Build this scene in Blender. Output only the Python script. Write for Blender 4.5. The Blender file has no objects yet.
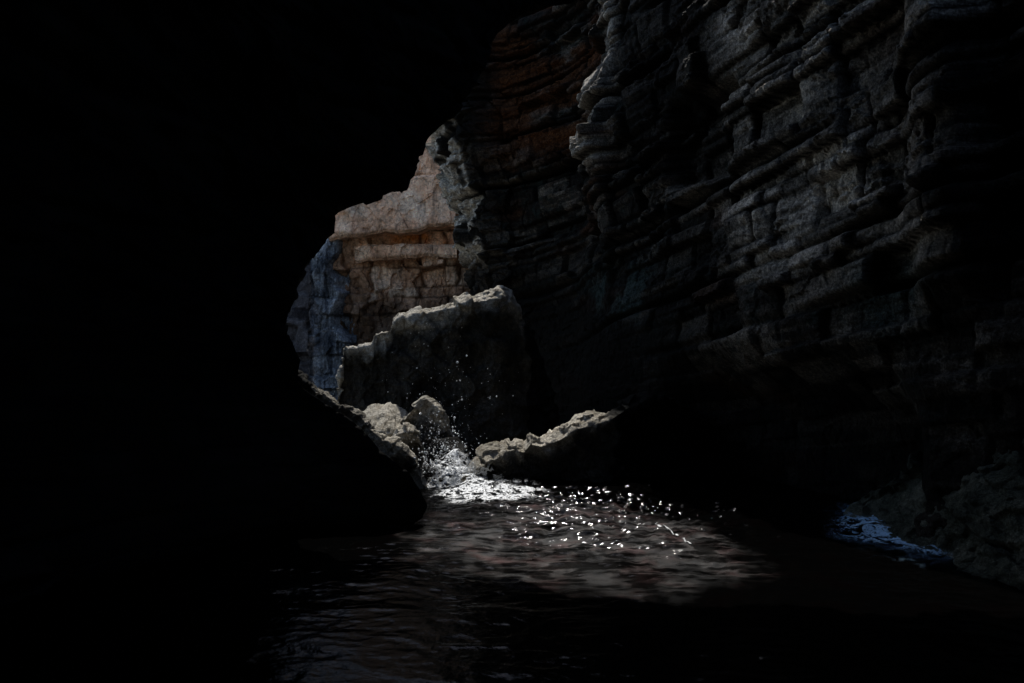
import bpy, math, random
import numpy as np

# ------------------------------------------------------------------ basics
SC = bpy.context.scene
COL = SC.collection
W, H = 1024, 683
FPX, EYE = 796.0, 2.5            # focal length in picture widths (28 mm), eye height above the water
R = math.radians
SUN_AZ, SUN_EL = R(-15.0), R(60.0)   # azimuth from +Y towards +X


def P(px, py, d):
    """a point of the cave seen at picture position px, py and d metres away"""
    return np.array([(px - 512.0) / FPX * d, d, EYE - (py - 341.5) / FPX * d])


# ------------------------------------------------------------------ noise in numpy
def _hash(ix, iy, iz, seed):
    h = (ix.astype(np.int64) * 374761393 + iy.astype(np.int64) * 668265263
         + iz.astype(np.int64) * 2147483647 + seed * 974711) & 0xFFFFFFFF
    h = ((h ^ (h >> 13)) * 1274126177) & 0xFFFFFFFF
    h = ((h ^ (h >> 16)) * 2246822519) & 0xFFFFFFFF
    h = h ^ (h >> 15)
    return (h & 0xFFFFFF) / float(0xFFFFFF)


def vnoise(x, y, z, seed=0):
    ix, iy, iz = np.floor(x), np.floor(y), np.floor(z)
    fx, fy, fz = x - ix, y - iy, z - iz
    fx = fx * fx * fx * (fx * (fx * 6 - 15) + 10)
    fy = fy * fy * fy * (fy * (fy * 6 - 15) + 10)
    fz = fz * fz * fz * (fz * (fz * 6 - 15) + 10)
    out = 0
    for a in (0, 1):
        for b in (0, 1):
            for c in (0, 1):
                w = (fx if a else 1 - fx) * (fy if b else 1 - fy) * (fz if c else 1 - fz)
                out = out + w * _hash(ix + a, iy + b, iz + c, seed)
    return out * 2 - 1


def fbm(x, y, z, oct=4, seed=0, gain=0.5, lac=2.03):
    a, s, t = 1.0, 0.0, 0.0
    for o in range(oct):
        s = s + a * vnoise(x, y, z, seed + o * 17)
        t += a
        a *= gain
        x, y, z = x * lac + 3.1, y * lac + 1.7, z * lac + 5.3
    return s / t


def ridged(x, y, z, oct=4, seed=0):
    a, s, t = 1.0, 0.0, 0.0
    for o in range(oct):
        s = s + a * (1 - np.abs(vnoise(x, y, z, seed + o * 13)) * 2)
        t += a
        a *= 0.5
        x, y, z = x * 2.1 + 1.3, y * 2.1 + 4.7, z * 2.1 + 2.9
    return s / t


def sstep(a, b, x):
    t = np.clip((x - a) / (b - a), 0, 1)
    return t * t * (3 - 2 * t)


def blocks(u, v, seed, layer=(0.12, 0.5), width=(0.3, 1.4), off=0.14, layer_off=0.1, groove=0.05,
           tilt=0.12, warp=0.07):
    """bedded, jointed limestone: displacement, tint (0..1) and distance to the nearest joint"""
    rng = np.random.default_rng(seed)
    wu = u + warp * 1.6 * fbm(u * 1.3, v * 1.3, u * 0, 3, seed + 1)
    wv = v + warp * fbm(u * 0.9, v * 1.1, u * 0 + 7, 3, seed + 2)
    lo, hi = float(wv.min()) - 1, float(wv.max()) + 1
    edges = [lo]
    while edges[-1] < hi:
        r = rng.random()
        edges.append(edges[-1] + layer[0] + (layer[1] - layer[0]) * r * r)
    edges = np.array(edges)
    li = np.clip(np.searchsorted(edges, wv) - 1, 0, len(edges) - 2)
    dv = np.minimum(wv - edges[li], edges[li + 1] - wv)
    disp = np.zeros_like(u)
    tint = np.zeros_like(u)
    dj = np.full_like(u, 9.0)
    ulo, uhi = float(wu.min()) - 2, float(wu.max()) + 2
    for k in range(len(edges) - 1):
        m = li == k
        th = edges[k + 1] - edges[k]
        lof = (rng.random() - 0.5) * 2 * layer_off
        n = int((uhi - ulo) / (width[0] * 0.5)) + 3
        wd = width[0] + (width[1] - width[0]) * rng.random(n) ** 1.6
        wd *= 0.6 + 0.9 * min(th / layer[1], 1.2)
        br = ulo - rng.random() + np.cumsum(wd)
        if k and rng.random() < 0.4 and len(prev) == len(br):
            br = prev + 0.04 * (rng.random(len(br)) - 0.5)
        prev = br
        bo = (rng.random(n + 1) - 0.5) * 2 * off
        bt = (rng.random(n + 1) - 0.5) * 2 * tilt
        bt2 = (rng.random(n + 1) - 0.5) * 2 * tilt * 1.5
        tn = rng.random(n + 1)
        if not m.any():
            continue
        uu, vv = wu[m], wv[m]
        bi = np.searchsorted(br, uu)
        a = br[np.clip(bi - 1, 0, n - 1)]
        b = br[np.clip(bi, 0, n - 1)]
        c = (a + b) / 2
        disp[m] = lof + bo[bi] + bt[bi] * (uu - c) + bt2[bi] * (vv - edges[k] - th / 2)
        tint[m] = tn[bi]
        dj[m] = np.minimum(np.abs(uu - a), np.abs(b - uu))
    de = np.minimum(dv, dj)
    disp = disp - 1.3 * groove * np.exp(-(dj / 0.03) ** 2)
    gm = np.clip(0.75 + 1.1 * fbm(u * 0.9, v * 0.9, u * 0 + 2, 3, seed + 4), 0, 1.3)
    disp = disp - gm * groove * (np.exp(-(de / 0.022) ** 2) + 0.5 * np.exp(-(dv / 0.04) ** 2))
    for _ in range(1):
        if disp.ndim == 2:
            pd = np.pad(disp, 1, mode='edge')
            disp = (pd[:-2, 1:-1] + 2 * disp + pd[2:, 1:-1]) / 4
            pd = np.pad(disp, 1, mode='edge')
            disp = (pd[1:-1, :-2] + 2 * disp + pd[1:-1, 2:]) / 4
    return disp, tint, de + 0.05 * (gm < 0.35) + 0.03 * (1 - np.clip(gm, 0, 1))


def facets(u, v, seed, size=0.35, amp=0.06, tilt=0.5):
    """angular broken facets: every cell of an irregular net is a tilted plane"""
    x, y = u / size, v / size
    ix, iy = np.floor(x), np.floor(y)
    best = np.full_like(u, 99.0)
    out = np.zeros_like(u)
    zz = np.zeros_like(u)
    for a in (-1, 0, 1):
        for b in (-1, 0, 1):
            cx, cy = ix + a, iy + b
            sx = cx + _hash(cx, cy, zz, seed)
            sy = cy + _hash(cx, cy, zz, seed + 1)
            d = (x - sx) ** 2 + (y - sy) ** 2
            h = (_hash(cx, cy, zz, seed + 2) - 0.5) * 2
            t1 = (_hash(cx, cy, zz, seed + 3) - 0.5) * 2 * tilt
            t2 = (_hash(cx, cy, zz, seed + 4) - 0.5) * 2 * tilt
            val = amp * (h + 2 * t1 * (x - sx) + 2 * t2 * (y - sy))
            m = d < best
            best = np.where(m, d, best)
            out = np.where(m, val, out)
    return out


# ------------------------------------------------------------------ mesh helpers
def make_obj(name, verts, faces, mat, parent=None, smooth=True, attrs=None):
    me = bpy.data.meshes.new(name)
    verts = np.asarray(verts, dtype=np.float32)
    faces = np.asarray(faces, dtype=np.int32)
    nf, k = faces.shape
    me.vertices.add(len(verts))
    me.vertices.foreach_set("co", verts.ravel())
    me.loops.add(nf * k)
    me.loops.foreach_set("vertex_index", faces.ravel())
    me.polygons.add(nf)
    me.polygons.foreach_set("loop_start", np.arange(0, nf * k, k, dtype=np.int32))
    me.polygons.foreach_set("loop_total", np.full(nf, k, dtype=np.int32))
    me.polygons.foreach_set("use_smooth", np.full(nf, smooth))
    me.update(calc_edges=True)
    if attrs:
        for an, av in attrs.items():
            at = me.attributes.new(an, 'FLOAT', 'POINT')
            at.data.foreach_set("value", np.asarray(av, dtype=np.float32).ravel())
    me.materials.append(mat)
    ob = bpy.data.objects.new(name, me)
    COL.objects.link(ob)
    if parent is not None:
        ob.parent = parent
    return ob


def grid_faces(nu, nv, flip=False):
    i = np.arange(nu - 1)[:, None] * nv + np.arange(nv - 1)[None, :]
    i = i.ravel()
    f = np.stack([i, i + nv, i + nv + 1, i + 1], 1)
    return f[:, ::-1] if flip else f


def grid_normals(G):
    du = np.gradient(G, axis=0)
    dv = np.gradient(G, axis=1)
    n = np.cross(du, dv)
    return n / np.maximum(np.linalg.norm(n, axis=2, keepdims=True), 1e-9)


def sheet(name, G, mat, parent=None, flip=False, attrs=None, smooth=True):
    nu, nv = G.shape[:2]
    return make_obj(name, G.reshape(-1, 3), grid_faces(nu, nv, flip), mat, parent, smooth, attrs)


def thing(name, label, cat, loc=(0, 0, 0), group=None):
    o = bpy.data.objects.new(name, None)
    COL.objects.link(o)
    o.location = loc
    o['label'] = label
    o['category'] = cat
    if group:
        o['group'] = group
    return o


def tag(o, label, cat, group=None, kind=None):
    o['label'] = label
    o['category'] = cat
    if group:
        o['group'] = group
    if kind:
        o['kind'] = kind
    return o


def resample(pts, n, smooth=True):
    pts = np.asarray(pts, float)
    d = np.r_[0, np.cumsum(np.linalg.norm(np.diff(pts, axis=0), axis=1))]
    t = np.linspace(0, d[-1], n)
    out = np.stack([np.interp(t, d, pts[:, k]) for k in range(pts.shape[1])], 1)
    return out, t


def blur1(a, n):
    k = np.ones(n) / n
    p = np.pad(a, ((n, n), (0, 0)), mode='edge')
    return np.stack([np.convolve(p[:, j], k, mode='same')[n:-n] for j in range(a.shape[1])], 1)


# ------------------------------------------------------------------ materials
def new_mat(name):
    m = bpy.data.materials.new(name)
    m.use_nodes = True
    nt = m.node_tree
    nt.nodes.clear()
    out = nt.nodes.new('ShaderNodeOutputMaterial')
    return m, nt, out


def N(nt, t, **kw):
    n = nt.nodes.new(t)
    for k, v in kw.items():
        if k.startswith('i_'):
            n.inputs[k[2:].replace('_', ' ')].default_value = v
        else:
            setattr(n, k, v)
    return n


def ramp(nt, fac, stops, interp='LINEAR'):
    r = nt.nodes.new('ShaderNodeValToRGB')
    r.color_ramp.interpolation = interp
    e = r.color_ramp.elements
    while len(e) < len(stops):
        e.new(0.5)
    for el, (p, c) in zip(e, stops):
        el.position = p
        el.color = (c[0], c[1], c[2], 1) if not isinstance(c, (int, float)) else (c, c, c, 1)
    nt.links.new(fac, r.inputs[0])
    return r.outputs[0]


def mixc(nt, fac, a, b, mode='MIX'):
    m = nt.nodes.new('ShaderNodeMix')
    m.data_type = 'RGBA'
    m.blend_type = mode
    L = nt.links
    if isinstance(fac, (int, float)):
        m.inputs[0].default_value = fac
    else:
        L.new(fac, m.inputs[0])
    for s, v in ((6, a), (7, b)):
        if isinstance(v, tuple):
            m.inputs[s].default_value = (v[0], v[1], v[2], 1)
        else:
            L.new(v, m.inputs[s])
    return m.outputs[2]


def rock_mat(name, dark, mid, light, stain=None, stain_amt=0.0, wet_shade=None, rough=0.75, bump=0.35,
             fine=14.0, alt=None, alt_attr=None, streak=0.0, flo=0.45, tmul=0.42, speck=0.6, crack=0.5, vor=9.0, spec=0.06):
    """limestone: colour by block tint (attribute), noise mottling, dark cracks, attribute driven alternate colour"""
    m, nt, out = new_mat(name)
    L = nt.links
    tc = N(nt, 'ShaderNodeTexCoord')
    at = N(nt, 'ShaderNodeAttribute', attribute_name='tint')
    n1 = N(nt, 'ShaderNodeTexNoise', i_Scale=1.3, i_Detail=8.0, i_Roughness=0.65)
    n2 = N(nt, 'ShaderNodeTexNoise', i_Scale=fine, i_Detail=6.0, i_Roughness=0.7)
    n3 = N(nt, 'ShaderNodeTexNoise', i_Scale=4.0, i_Detail=6.0, i_Roughness=0.7)
    for n in (n1, n2, n3):
        L.new(tc.outputs['Object'], n.inputs['Vector'])
    # tint + mottling
    ad = N(nt, 'ShaderNodeMath', operation='MULTIPLY_ADD')
    L.new(at.outputs['Fac'], ad.inputs[0])
    ad.inputs[1].default_value = tmul
    L.new(n1.outputs['Fac'], ad.inputs[2])
    sb = N(nt, 'ShaderNodeMath', operation='SUBTRACT')
    L.new(ad.outputs[0], sb.inputs[0])
    sb.inputs[1].default_value = tmul / 2
    c = ramp(nt, sb.outputs[0], [(0.28, dark), (0.5, mid), (0.72, light)])
    f2 = ramp(nt, n2.outputs['Fac'], [(0.3, flo), (0.62, 1.15)])
    c = mixc(nt, 0.8, c, f2, 'MULTIPLY')
    if streak:
        mp = N(nt, 'ShaderNodeMapping')
        mp.inputs['Scale'].default_value = (2.2, 2.2, 0.55)
        L.new(tc.outputs['Object'], mp.inputs[0])
        ns = N(nt, 'ShaderNodeTexNoise', i_Scale=1.6, i_Detail=9.0, i_Roughness=0.72)
        L.new(mp.outputs[0], ns.inputs['Vector'])
        fs = ramp(nt, ns.outputs['Fac'], [(0.34, 0.4), (0.47, 1.0), (0.66, 1.35)])
        c = mixc(nt, streak, c, fs, 'MULTIPLY')
    if stain is not None:
        s = ramp(nt, n3.outputs['Fac'], [(0.5, 0.0), (0.66, 1.0)])
        mm = N(nt, 'ShaderNodeMath', operation='MULTIPLY')
        L.new(s, mm.inputs[0])
        mm.inputs[1].default_value = stain_amt
        c = mixc(nt, mm.outputs[0], c, stain)
    if alt is not None:
        a2 = N(nt, 'ShaderNodeAttribute', attribute_name=alt_attr)
        al = mixc(nt, 1.0, alt, f2, 'MULTIPLY')
        c = mixc(nt, a2.outputs['Fac'], c, al)
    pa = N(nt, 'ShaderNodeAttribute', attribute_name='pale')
    c = mixc(nt, pa.outputs['Fac'], c, mixc(nt, 1.0, (0.70, 0.635, 0.53), f2, 'MULTIPLY'))  # whitened where light should strike the rock
    ta = N(nt, 'ShaderNodeAttribute', attribute_name='teal')
    c = mixc(nt, ta.outputs['Fac'], c, mixc(nt, 1.0, (0.05, 0.078, 0.072), f2, 'MULTIPLY'))
    # darkening along the joints; it also holds recess shade on the cliff
    cr = N(nt, 'ShaderNodeAttribute', attribute_name='joint')
    c = mixc(nt, cr.outputs['Fac'], c, (dark[0] * 0.25, dark[1] * 0.25, dark[2] * 0.25))
    wt = N(nt, 'ShaderNodeAttribute', attribute_name='wet_shade')
    c = mixc(nt, wt.outputs['Fac'], c, wet_shade if wet_shade else (min(dark[0] * 0.3, 0.009), min(dark[1] * 0.33, 0.0088), min(dark[2] * 0.3, 0.0075)))  # near-black mix: damp tide zone, plus shade painted into the colour
    v = N(nt, 'ShaderNodeTexVoronoi', i_Scale=vor)
    v.feature = 'DISTANCE_TO_EDGE'
    wrp = N(nt, 'ShaderNodeVectorMath', operation='MULTIPLY_ADD')
    L.new(n3.outputs['Color'], wrp.inputs[0])
    wrp.inputs[1].default_value = (0.35, 0.35, 0.35)
    L.new(tc.outputs['Object'], wrp.inputs[2])
    L.new(wrp.outputs[0], v.inputs['Vector'])
    ve = ramp(nt, v.outputs['Distance'], [(0.0, 0.0), (0.06, 1.0)])
    n4 = N(nt, 'ShaderNodeTexNoise', i_Scale=fine * 2.2, i_Detail=5.0, i_Roughness=0.75)
    L.new(tc.outputs['Object'], n4.inputs['Vector'])
    sp = ramp(nt, n4.outputs['Fac'], [(0.36, 0.35), (0.5, 0.95), (0.64, 1.9)])
    c = mixc(nt, speck, c, sp, 'MULTIPLY')
    ck = ramp(nt, v.outputs['Distance'], [(0.0, 0.25), (0.035, 1.0)])
    c = mixc(nt, crack, c, ck, 'MULTIPLY')
    b = N(nt, 'ShaderNodeBsdfPrincipled')
    L.new(c, b.inputs['Base Color'])
    b.inputs['Roughness'].default_value = rough
    b.inputs['Specular IOR Level'].default_value = spec
    hsum = N(nt, 'ShaderNodeMath', operation='MULTIPLY_ADD')
    L.new(ve, hsum.inputs[0])
    hsum.inputs[1].default_value = 0.25
    L.new(n2.outputs['Fac'], hsum.inputs[2])
    bp = N(nt, 'ShaderNodeBump', i_Strength=bump, i_Distance=0.06)
    L.new(hsum.outputs[0], bp.inputs['Height'])
    L.new(bp.outputs[0], b.inputs['Normal'])
    L.new(b.outputs[0], out.inputs[0])
    return m


M_WALL = rock_mat('layered_limestone', (0.016, 0.014, 0.0115), (0.056, 0.048, 0.038), (0.18, 0.157, 0.128),
                  stain=(0.02, 0.034, 0.031), stain_amt=0.6, alt=(0.10, 0.036, 0.012), alt_attr='rust', tmul=0.85, speck=0.9, crack=0.8, vor=5.0, bump=0.6)
M_DARK = rock_mat('shade_black_limestone', (0.002, 0.002, 0.002), (0.0042, 0.004, 0.0038), (0.009, 0.009, 0.008))  # albedo sunk near black so the left side stays in shade
M_SHELF = rock_mat('pale_shore_rock', (0.2, 0.19, 0.16), (0.4, 0.38, 0.33), (0.55, 0.52, 0.46), bump=0.8)
M_CLIFF = rock_mat('pale_cliff_limestone', (0.52, 0.29, 0.165), (0.92, 0.56, 0.35), (0.95, 0.70, 0.50),
                   stain=(0.15, 0.12, 0.10), stain_amt=0.45, alt=(0.60, 0.21, 0.06), alt_attr='rust', bump=0.5,
                   fine=5.0, streak=0.85, flo=0.75, speck=0.4, crack=0.6, vor=1.7)
M_FLOW = rock_mat('blue_grey_flowstone', (0.09, 0.10, 0.115), (0.27, 0.29, 0.315), (0.55, 0.57, 0.585), bump=0.5, fine=6.0, streak=1.0, speck=0.7)
M_BROWN = rock_mat('brown_grey_rock', (0.05, 0.045, 0.05), (0.13, 0.115, 0.115), (0.22, 0.2, 0.2), bump=0.5, fine=6.0)
M_BOULD = rock_mat('barnacled_rock', (0.26, 0.24, 0.195), (0.52, 0.48, 0.40), (0.74, 0.69, 0.59),
                   stain=(0.12, 0.085, 0.04), stain_amt=0.55, bump=0.9, fine=22.0)
M_EDGE = rock_mat('bleached_rock', (0.3, 0.33, 0.34), (0.72, 0.76, 0.77), (0.88, 0.9, 0.9), stain=(0.2, 0.12, 0.08),
                  stain_amt=0.4, bump=0.6, fine=10.0)
M_WEED = rock_mat('weedy_rock', (0.02, 0.024, 0.018), (0.08, 0.09, 0.07), (0.2, 0.205, 0.16), bump=1.0, fine=26.0)
M_BED = rock_mat('seabed_rock', (0.05, 0.042, 0.036), (0.13, 0.105, 0.092), (0.2, 0.16, 0.145),
                 stain=(0.12, 0.05, 0.05), stain_amt=0.6, bump=0.6, fine=6.0)


def water_mat():
    m, nt, out = new_mat('sea_water')
    L = nt.links
    tc = N(nt, 'ShaderNodeTexCoord')
    n = N(nt, 'ShaderNodeTexNoise', i_Scale=14.0, i_Detail=4.0, i_Roughness=0.6)
    L.new(tc.outputs['Object'], n.inputs['Vector'])
    bp = N(nt, 'ShaderNodeBump', i_Strength=0.22, i_Distance=0.03)
    nf = N(nt, 'ShaderNodeTexNoise', i_Scale=48.0, i_Detail=2.0, i_Roughness=0.5)
    L.new(tc.outputs['Object'], nf.inputs['Vector'])
    hm = N(nt, 'ShaderNodeMath', operation='MULTIPLY_ADD')
    L.new(nf.outputs['Fac'], hm.inputs[0])
    hm.inputs[1].default_value = 0.12
    L.new(n.outputs['Fac'], hm.inputs[2])
    L.new(hm.outputs[0], bp.inputs['Height'])
    gl = N(nt, 'ShaderNodeBsdfGlossy')
    gl.inputs['Roughness'].default_value = 0.065
    gl.inputs['Color'].default_value = (1, 1, 1, 1)
    L.new(bp.outputs[0], gl.inputs['Normal'])
    tr = N(nt, 'ShaderNodeBsdfTransparent')
    tr.inputs['Color'].default_value = (0.03, 0.05, 0.055, 1)
    df = N(nt, 'ShaderNodeBsdfDiffuse')
    df.inputs['Color'].default_value = (0.34, 0.33, 0.32, 1)
    L.new(bp.outputs[0], df.inputs['Normal'])
    mx = N(nt, 'ShaderNodeMixShader')
    sa = N(nt, 'ShaderNodeAttribute', attribute_name='sun_pool')  # brightness of the sunlit pool, mixed in as diffuse colour
    L.new(sa.outputs['Fac'], mx.inputs[0])
    n5 = N(nt, 'ShaderNodeTexNoise', i_Scale=1.7, i_Detail=5.0, i_Roughness=0.6)
    L.new(tc.outputs['Object'], n5.inputs['Vector'])
    L.new(ramp(nt, n5.outputs['Fac'], [(0.4, (0.31, 0.31, 0.31)), (0.52, (0.36, 0.335, 0.325)), (0.64, (0.42, 0.29, 0.285))]), df.inputs['Color'])
    L.new(tr.outputs[0], mx.inputs[1])
    L.new(df.outputs[0], mx.inputs[2])
    fr = N(nt, 'ShaderNodeFresnel', i_IOR=1.33)
    L.new(bp.outputs[0], fr.inputs['Normal'])
    m2 = N(nt, 'ShaderNodeMixShader')
    fs = N(nt, 'ShaderNodeMath', operation='MULTIPLY')
    L.new(fr.outputs[0], fs.inputs[0])
    fs.inputs[1].default_value = 0.5
    L.new(fs.outputs[0], m2.inputs[0])
    L.new(mx.outputs[0], m2.inputs[1])
    L.new(gl.outputs[0], m2.inputs[2])
    L.new(m2.outputs[0], out.inputs[0])
    return m


def foam_mat(name, col, scale, lo, hi):
    m, nt, out = new_mat(name)
    L = nt.links
    tc = N(nt, 'ShaderNodeTexCoord')
    at = N(nt, 'ShaderNodeAttribute', attribute_name='cover')
    n0 = N(nt, 'ShaderNodeTexNoise', i_Scale=scale * 0.7, i_Detail=4.0, i_Roughness=0.6)
    L.new(tc.outputs['Object'], n0.inputs['Vector'])
    wrp = N(nt, 'ShaderNodeVectorMath', operation='MULTIPLY_ADD')
    L.new(n0.outputs['Color'], wrp.inputs[0])
    wrp.inputs[1].default_value = (0.5, 0.5, 0.5)
    L.new(tc.outputs['Object'], wrp.inputs[2])
    n = N(nt, 'ShaderNodeTexNoise', i_Scale=scale, i_Detail=7.0, i_Roughness=0.72)
    L.new(wrp.outputs[0], n.inputs['Vector'])
    # lacy ridges: 1-|n-.5|
    s = N(nt, 'ShaderNodeMath', operation='SUBTRACT')
    L.new(n.outputs['Fac'], s.inputs[0])
    s.inputs[1].default_value = 0.5
    ab = N(nt, 'ShaderNodeMath', operation='ABSOLUTE')
    L.new(s.outputs[0], ab.inputs[0])
    # cover raises the allowed distance from the ridge line
    ml = N(nt, 'ShaderNodeMath', operation='MULTIPLY')
    L.new(at.outputs['Fac'], ml.inputs[0])
    ml.inputs[1].default_value = hi
    df = N(nt, 'ShaderNodeMath', operation='SUBTRACT')
    L.new(ml.outputs[0], df.inputs[0])
    L.new(ab.outputs[0], df.inputs[1])
    al = ramp(nt, df.outputs[0], [(0.0, 0.0), (lo, 1.0)])
    b = N(nt, 'ShaderNodeBsdfDiffuse')
    b.inputs['Color'].default_value = (*col, 1)
    t = N(nt, 'ShaderNodeBsdfTransparent')
    mx = N(nt, 'ShaderNodeMixShader')
    L.new(al, mx.inputs[0])
    L.new(t.outputs[0], mx.inputs[1])
    L.new(b.outputs[0], mx.inputs[2])
    L.new(mx.outputs[0], out.inputs[0])
    return m


def drop_mat():
    m, nt, out = new_mat('water_droplet')
    b = N(nt, 'ShaderNodeBsdfPrincipled')
    n = N(nt, 'ShaderNodeTexNoise', i_Scale=9.0)
    c = ramp(nt, n.outputs['Fac'], [(0.35, (0.55, 0.58, 0.6)), (0.65, (0.85, 0.86, 0.86))])
    nt.links.new(c, b.inputs['Base Color'])
    b.inputs['Roughness'].default_value = 0.15
    nt.links.new(b.outputs[0], out.inputs[0])
    return m


M_WATER = water_mat()
M_FOAM = foam_mat('white_foam', (0.8, 0.82, 0.83), 3.2, 0.05, 0.17)
M_FOAMB = foam_mat('blue_shadow_foam', (0.42, 0.70, 1.0), 3.4, 0.10, 0.15)  # foam in blue skylight, the blue put into its colour
M_DROP = drop_mat()


# ------------------------------------------------------------------ right cave wall
def right_wall():
    path = [(9.0, -9.0), (7.6, 0.0), (6.7, 4.0), (6.1, 6.8), (5.6, 8.6), (5.1, 9.7), (4.35, 11.3), (3.55, 13.1),
            (2.75, 14.9), (2.05, 16.6), (1.85, 18.2), (1.5, 19.9), (0.6, 20.9), (-0.62, 21.5), (-0.95, 22.1), (-1.3, 23.0), (-0.9, 24.2), (1.5, 26.0), (6.0, 28.0)]
    dense, _ = resample(path, 4000)
    dense = blur1(dense, 80)
    d = np.r_[0, np.cumsum(np.linalg.norm(np.diff(dense, axis=0), axis=1))]
    # uneven sampling: fine where the camera sees it
    yy = np.interp(np.linspace(0, d[-1], 2000), d, dense[:, 1])
    dens = np.where((yy > 6.0) & (yy < 23.0), 1 / 0.025, 1 / 0.18)
    cum = np.r_[0, np.cumsum(dens[1:] * (d[-1] / 1999))]
    nu = int(cum[-1])
    u = np.interp(np.linspace(0, cum[-1], nu), cum, np.linspace(0, d[-1], 2000))
    zs = np.r_[np.arange(-1.2, 0, 0.08), np.arange(0, 12.0, 0.026)]
    nv = len(zs)
    px = np.interp(u, d, dense[:, 0])
    py = np.interp(u, d, dense[:, 1])
    tx, ty = np.gradient(px), np.gradient(py)
    ln = np.hypot(tx, ty)
    nx, ny = -ty / ln, tx / ln          # points into the cave (left / towards camera)
    U, Z = np.meshgrid(u, zs, indexing='ij')
    Y0 = np.repeat(py[:, None], nv, 1)
    X0 = np.repeat(px[:, None], nv, 1)
    # large shape
    off = 0.30 * fbm(X0 * 0.35, Y0 * 0.35, Z * 0.3, 2, 5)
    # the upper wall leans out over the passage, most at its far end
    far = sstep(17.5, 21.5, Y0)
    off += far * 1.0 * sstep(3.7, 8.3, Z)
    # rusty recess high up between buttress and far end
    rec = sstep(17.6, 18.4, Y0) * (1 - sstep(21.2, 21.5, Y0)) * sstep(4.2, 5.6, Z)
    off -= rec * 0.5
    # buttress
    but = sstep(16.3, 16.5, Y0) * (1 - sstep(17.2, 17.4, Y0)) * sstep(3.9, 4.6, Z)
    kn = 0.12 + 0.36 * (0.8 + 0.35 * facets(Z, Y0, 56, 0.5, 0.6, 0.6)) * (sstep(5.6, 6.3, Z) * (1 - sstep(7.9, 8.5, Z)))
    off += but * kn
    # dark undercut at the water line
    und = sstep(9.7, 10.8, Y0) * (1 - sstep(14.0, 15.5, Y0)) * (1 - sstep(1.2, 2.6, Z))
    off -= und * 1.3
    # shallow niche above
    nic = sstep(13.0, 13.3, Y0) * (1 - sstep(14.6, 14.9, Y0)) * sstep(5.2, 5.5, Z) * (1 - sstep(6.7, 7.0, Z))
    off -= nic * 0.55
    # near corner: the wall turns away from the light
    off += 0.5 * sstep(8.9, 9.2, Y0) * (1 - sstep(9.5, 10.2, Y0)) * sstep(2.6, 3.4, Z)
    # bedding dips gently away along the wall
    s = Z + 0.17 * (U - u[0])
    d1, t1, e1 = blocks(U, s, 11, layer=(0.17, 0.62), width=(0.45, 1.5), off=0.15, layer_off=0.16, groove=0.05,
                        tilt=0.14, warp=0.018)
    d2, t2, e2 = blocks(U * 1.0 + 40, s * 1.0, 12, layer=(0.06, 0.24), width=(0.2, 0.8), off=0.03, layer_off=0.025,
                        groove=0.02, tilt=0.14, warp=0.02)
    # a few through-going bedding joints, weathered back into dark slots
    rj = np.random.default_rng(77)
    major = np.zeros_like(s)
    sw = s + 0.018 * fbm(U * 0.9, s * 0.9, U * 0, 3, 78)
    s0 = float(s.min())
    while s0 < float(s.max()):
        s0 += 0.8 + 0.9 * rj.random()
        major = np.maximum(major, np.exp(-((sw - s0) / (0.05 + 0.03 * rj.random())) ** 2) * sstep(-0.5, 0.0, fbm(U * 0.5, U * 0 + s0, U * 0, 2, 79)))
    upper = sstep(1.8, 3.4, Z + 0.4 * fbm(X0, Y0, Z, 2, 77))
    smoothz = sstep(14.2, 15.8, Y0) * (1 - sstep(3.6, 4.4, Z))      # smoother teal face low down
    bl = (0.25 + 0.75 * upper) * (1 - 0.65 * smoothz)
    rough = 0.02 * fbm(X0 * 3, Y0 * 3, Z * 3, 5, 21, 0.6) + 0.02 * ridged(X0 * 7, Y0 * 7, Z * 7, 3, 23) + 0.025 * fbm(X0 * 1.1, Y0 * 1.1, Z * 1.1, 3, 22)
    patch = sstep(-0.05, 0.3, fbm(X0 * 0.8, Y0 * 0.8, Z * 0.8, 3, 33))
    fc = facets(U + 0.3 * fbm(U, s, U * 0, 2, 51), s * 1.3, 52, 0.42, 0.02, 0.6) + facets(U + 0.2 * s, s * 1.2, 53, 0.15, 0.018, 0.6) * (0.3 + patch)
    endw = sstep(20.8, 21.4, Y0)
    bl = bl * (1 - 0.5 * endw)
    off += endw * (facets(U * 1.2, Z, 54, 0.6, 0.16, 0.7) + facets(U, Z * 1.1, 55, 0.25, 0.06, 0.7))
    off -= 0.24 * major * upper
    off += bl * (d1 * 1.0 + d2 * (0.35 + 1.0 * patch)) + rough + fc * (0.5 + 0.5 * bl)
    crest = np.maximum(np.minimum(EYE + 0.43 * Y0 + 0.45, np.interp(Y0, [16.0, 17.5, 21.25, 21.6, 22.0], [10.2, 11.6, 11.6, 9.7, 8.9])), 8.5)
    Zc = Z + 0.008 * fbm(X0 * 5, Y0 * 5, Z * 5, 3, 9)
    over = np.maximum(Zc - crest, 0)
    off = off - over * 2.5                      # the cliff top slopes back above the passage
    G = np.stack([X0 + nx[:, None] * off, Y0 + ny[:, None] * off, np.minimum(Zc, crest + 0.15 * over)], 2)
    tint = np.clip(0.6 * t1 + 0.4 * t2 + 0.35 * but * sstep(5.9, 6.3, Z) - 0.25 * smoothz - 0.2 * rec, 0, 1)  # buttress's lit face and recess gloom painted into the tint
    joint = np.clip(np.exp(-(e1 / 0.035) ** 2) * 0.95 + 0.55 * np.exp(-(e2 / 0.016) ** 2), 0, 1) * bl
    joint = np.maximum(joint, 0.95 * major * upper)
    rust = rec * sstep(-0.45, 0.15, fbm(X0 * 0.7, Y0 * 0.7, Z * 1.6, 3, 44)) * 0.9 * sstep(6.8, 7.8, Z)
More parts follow.
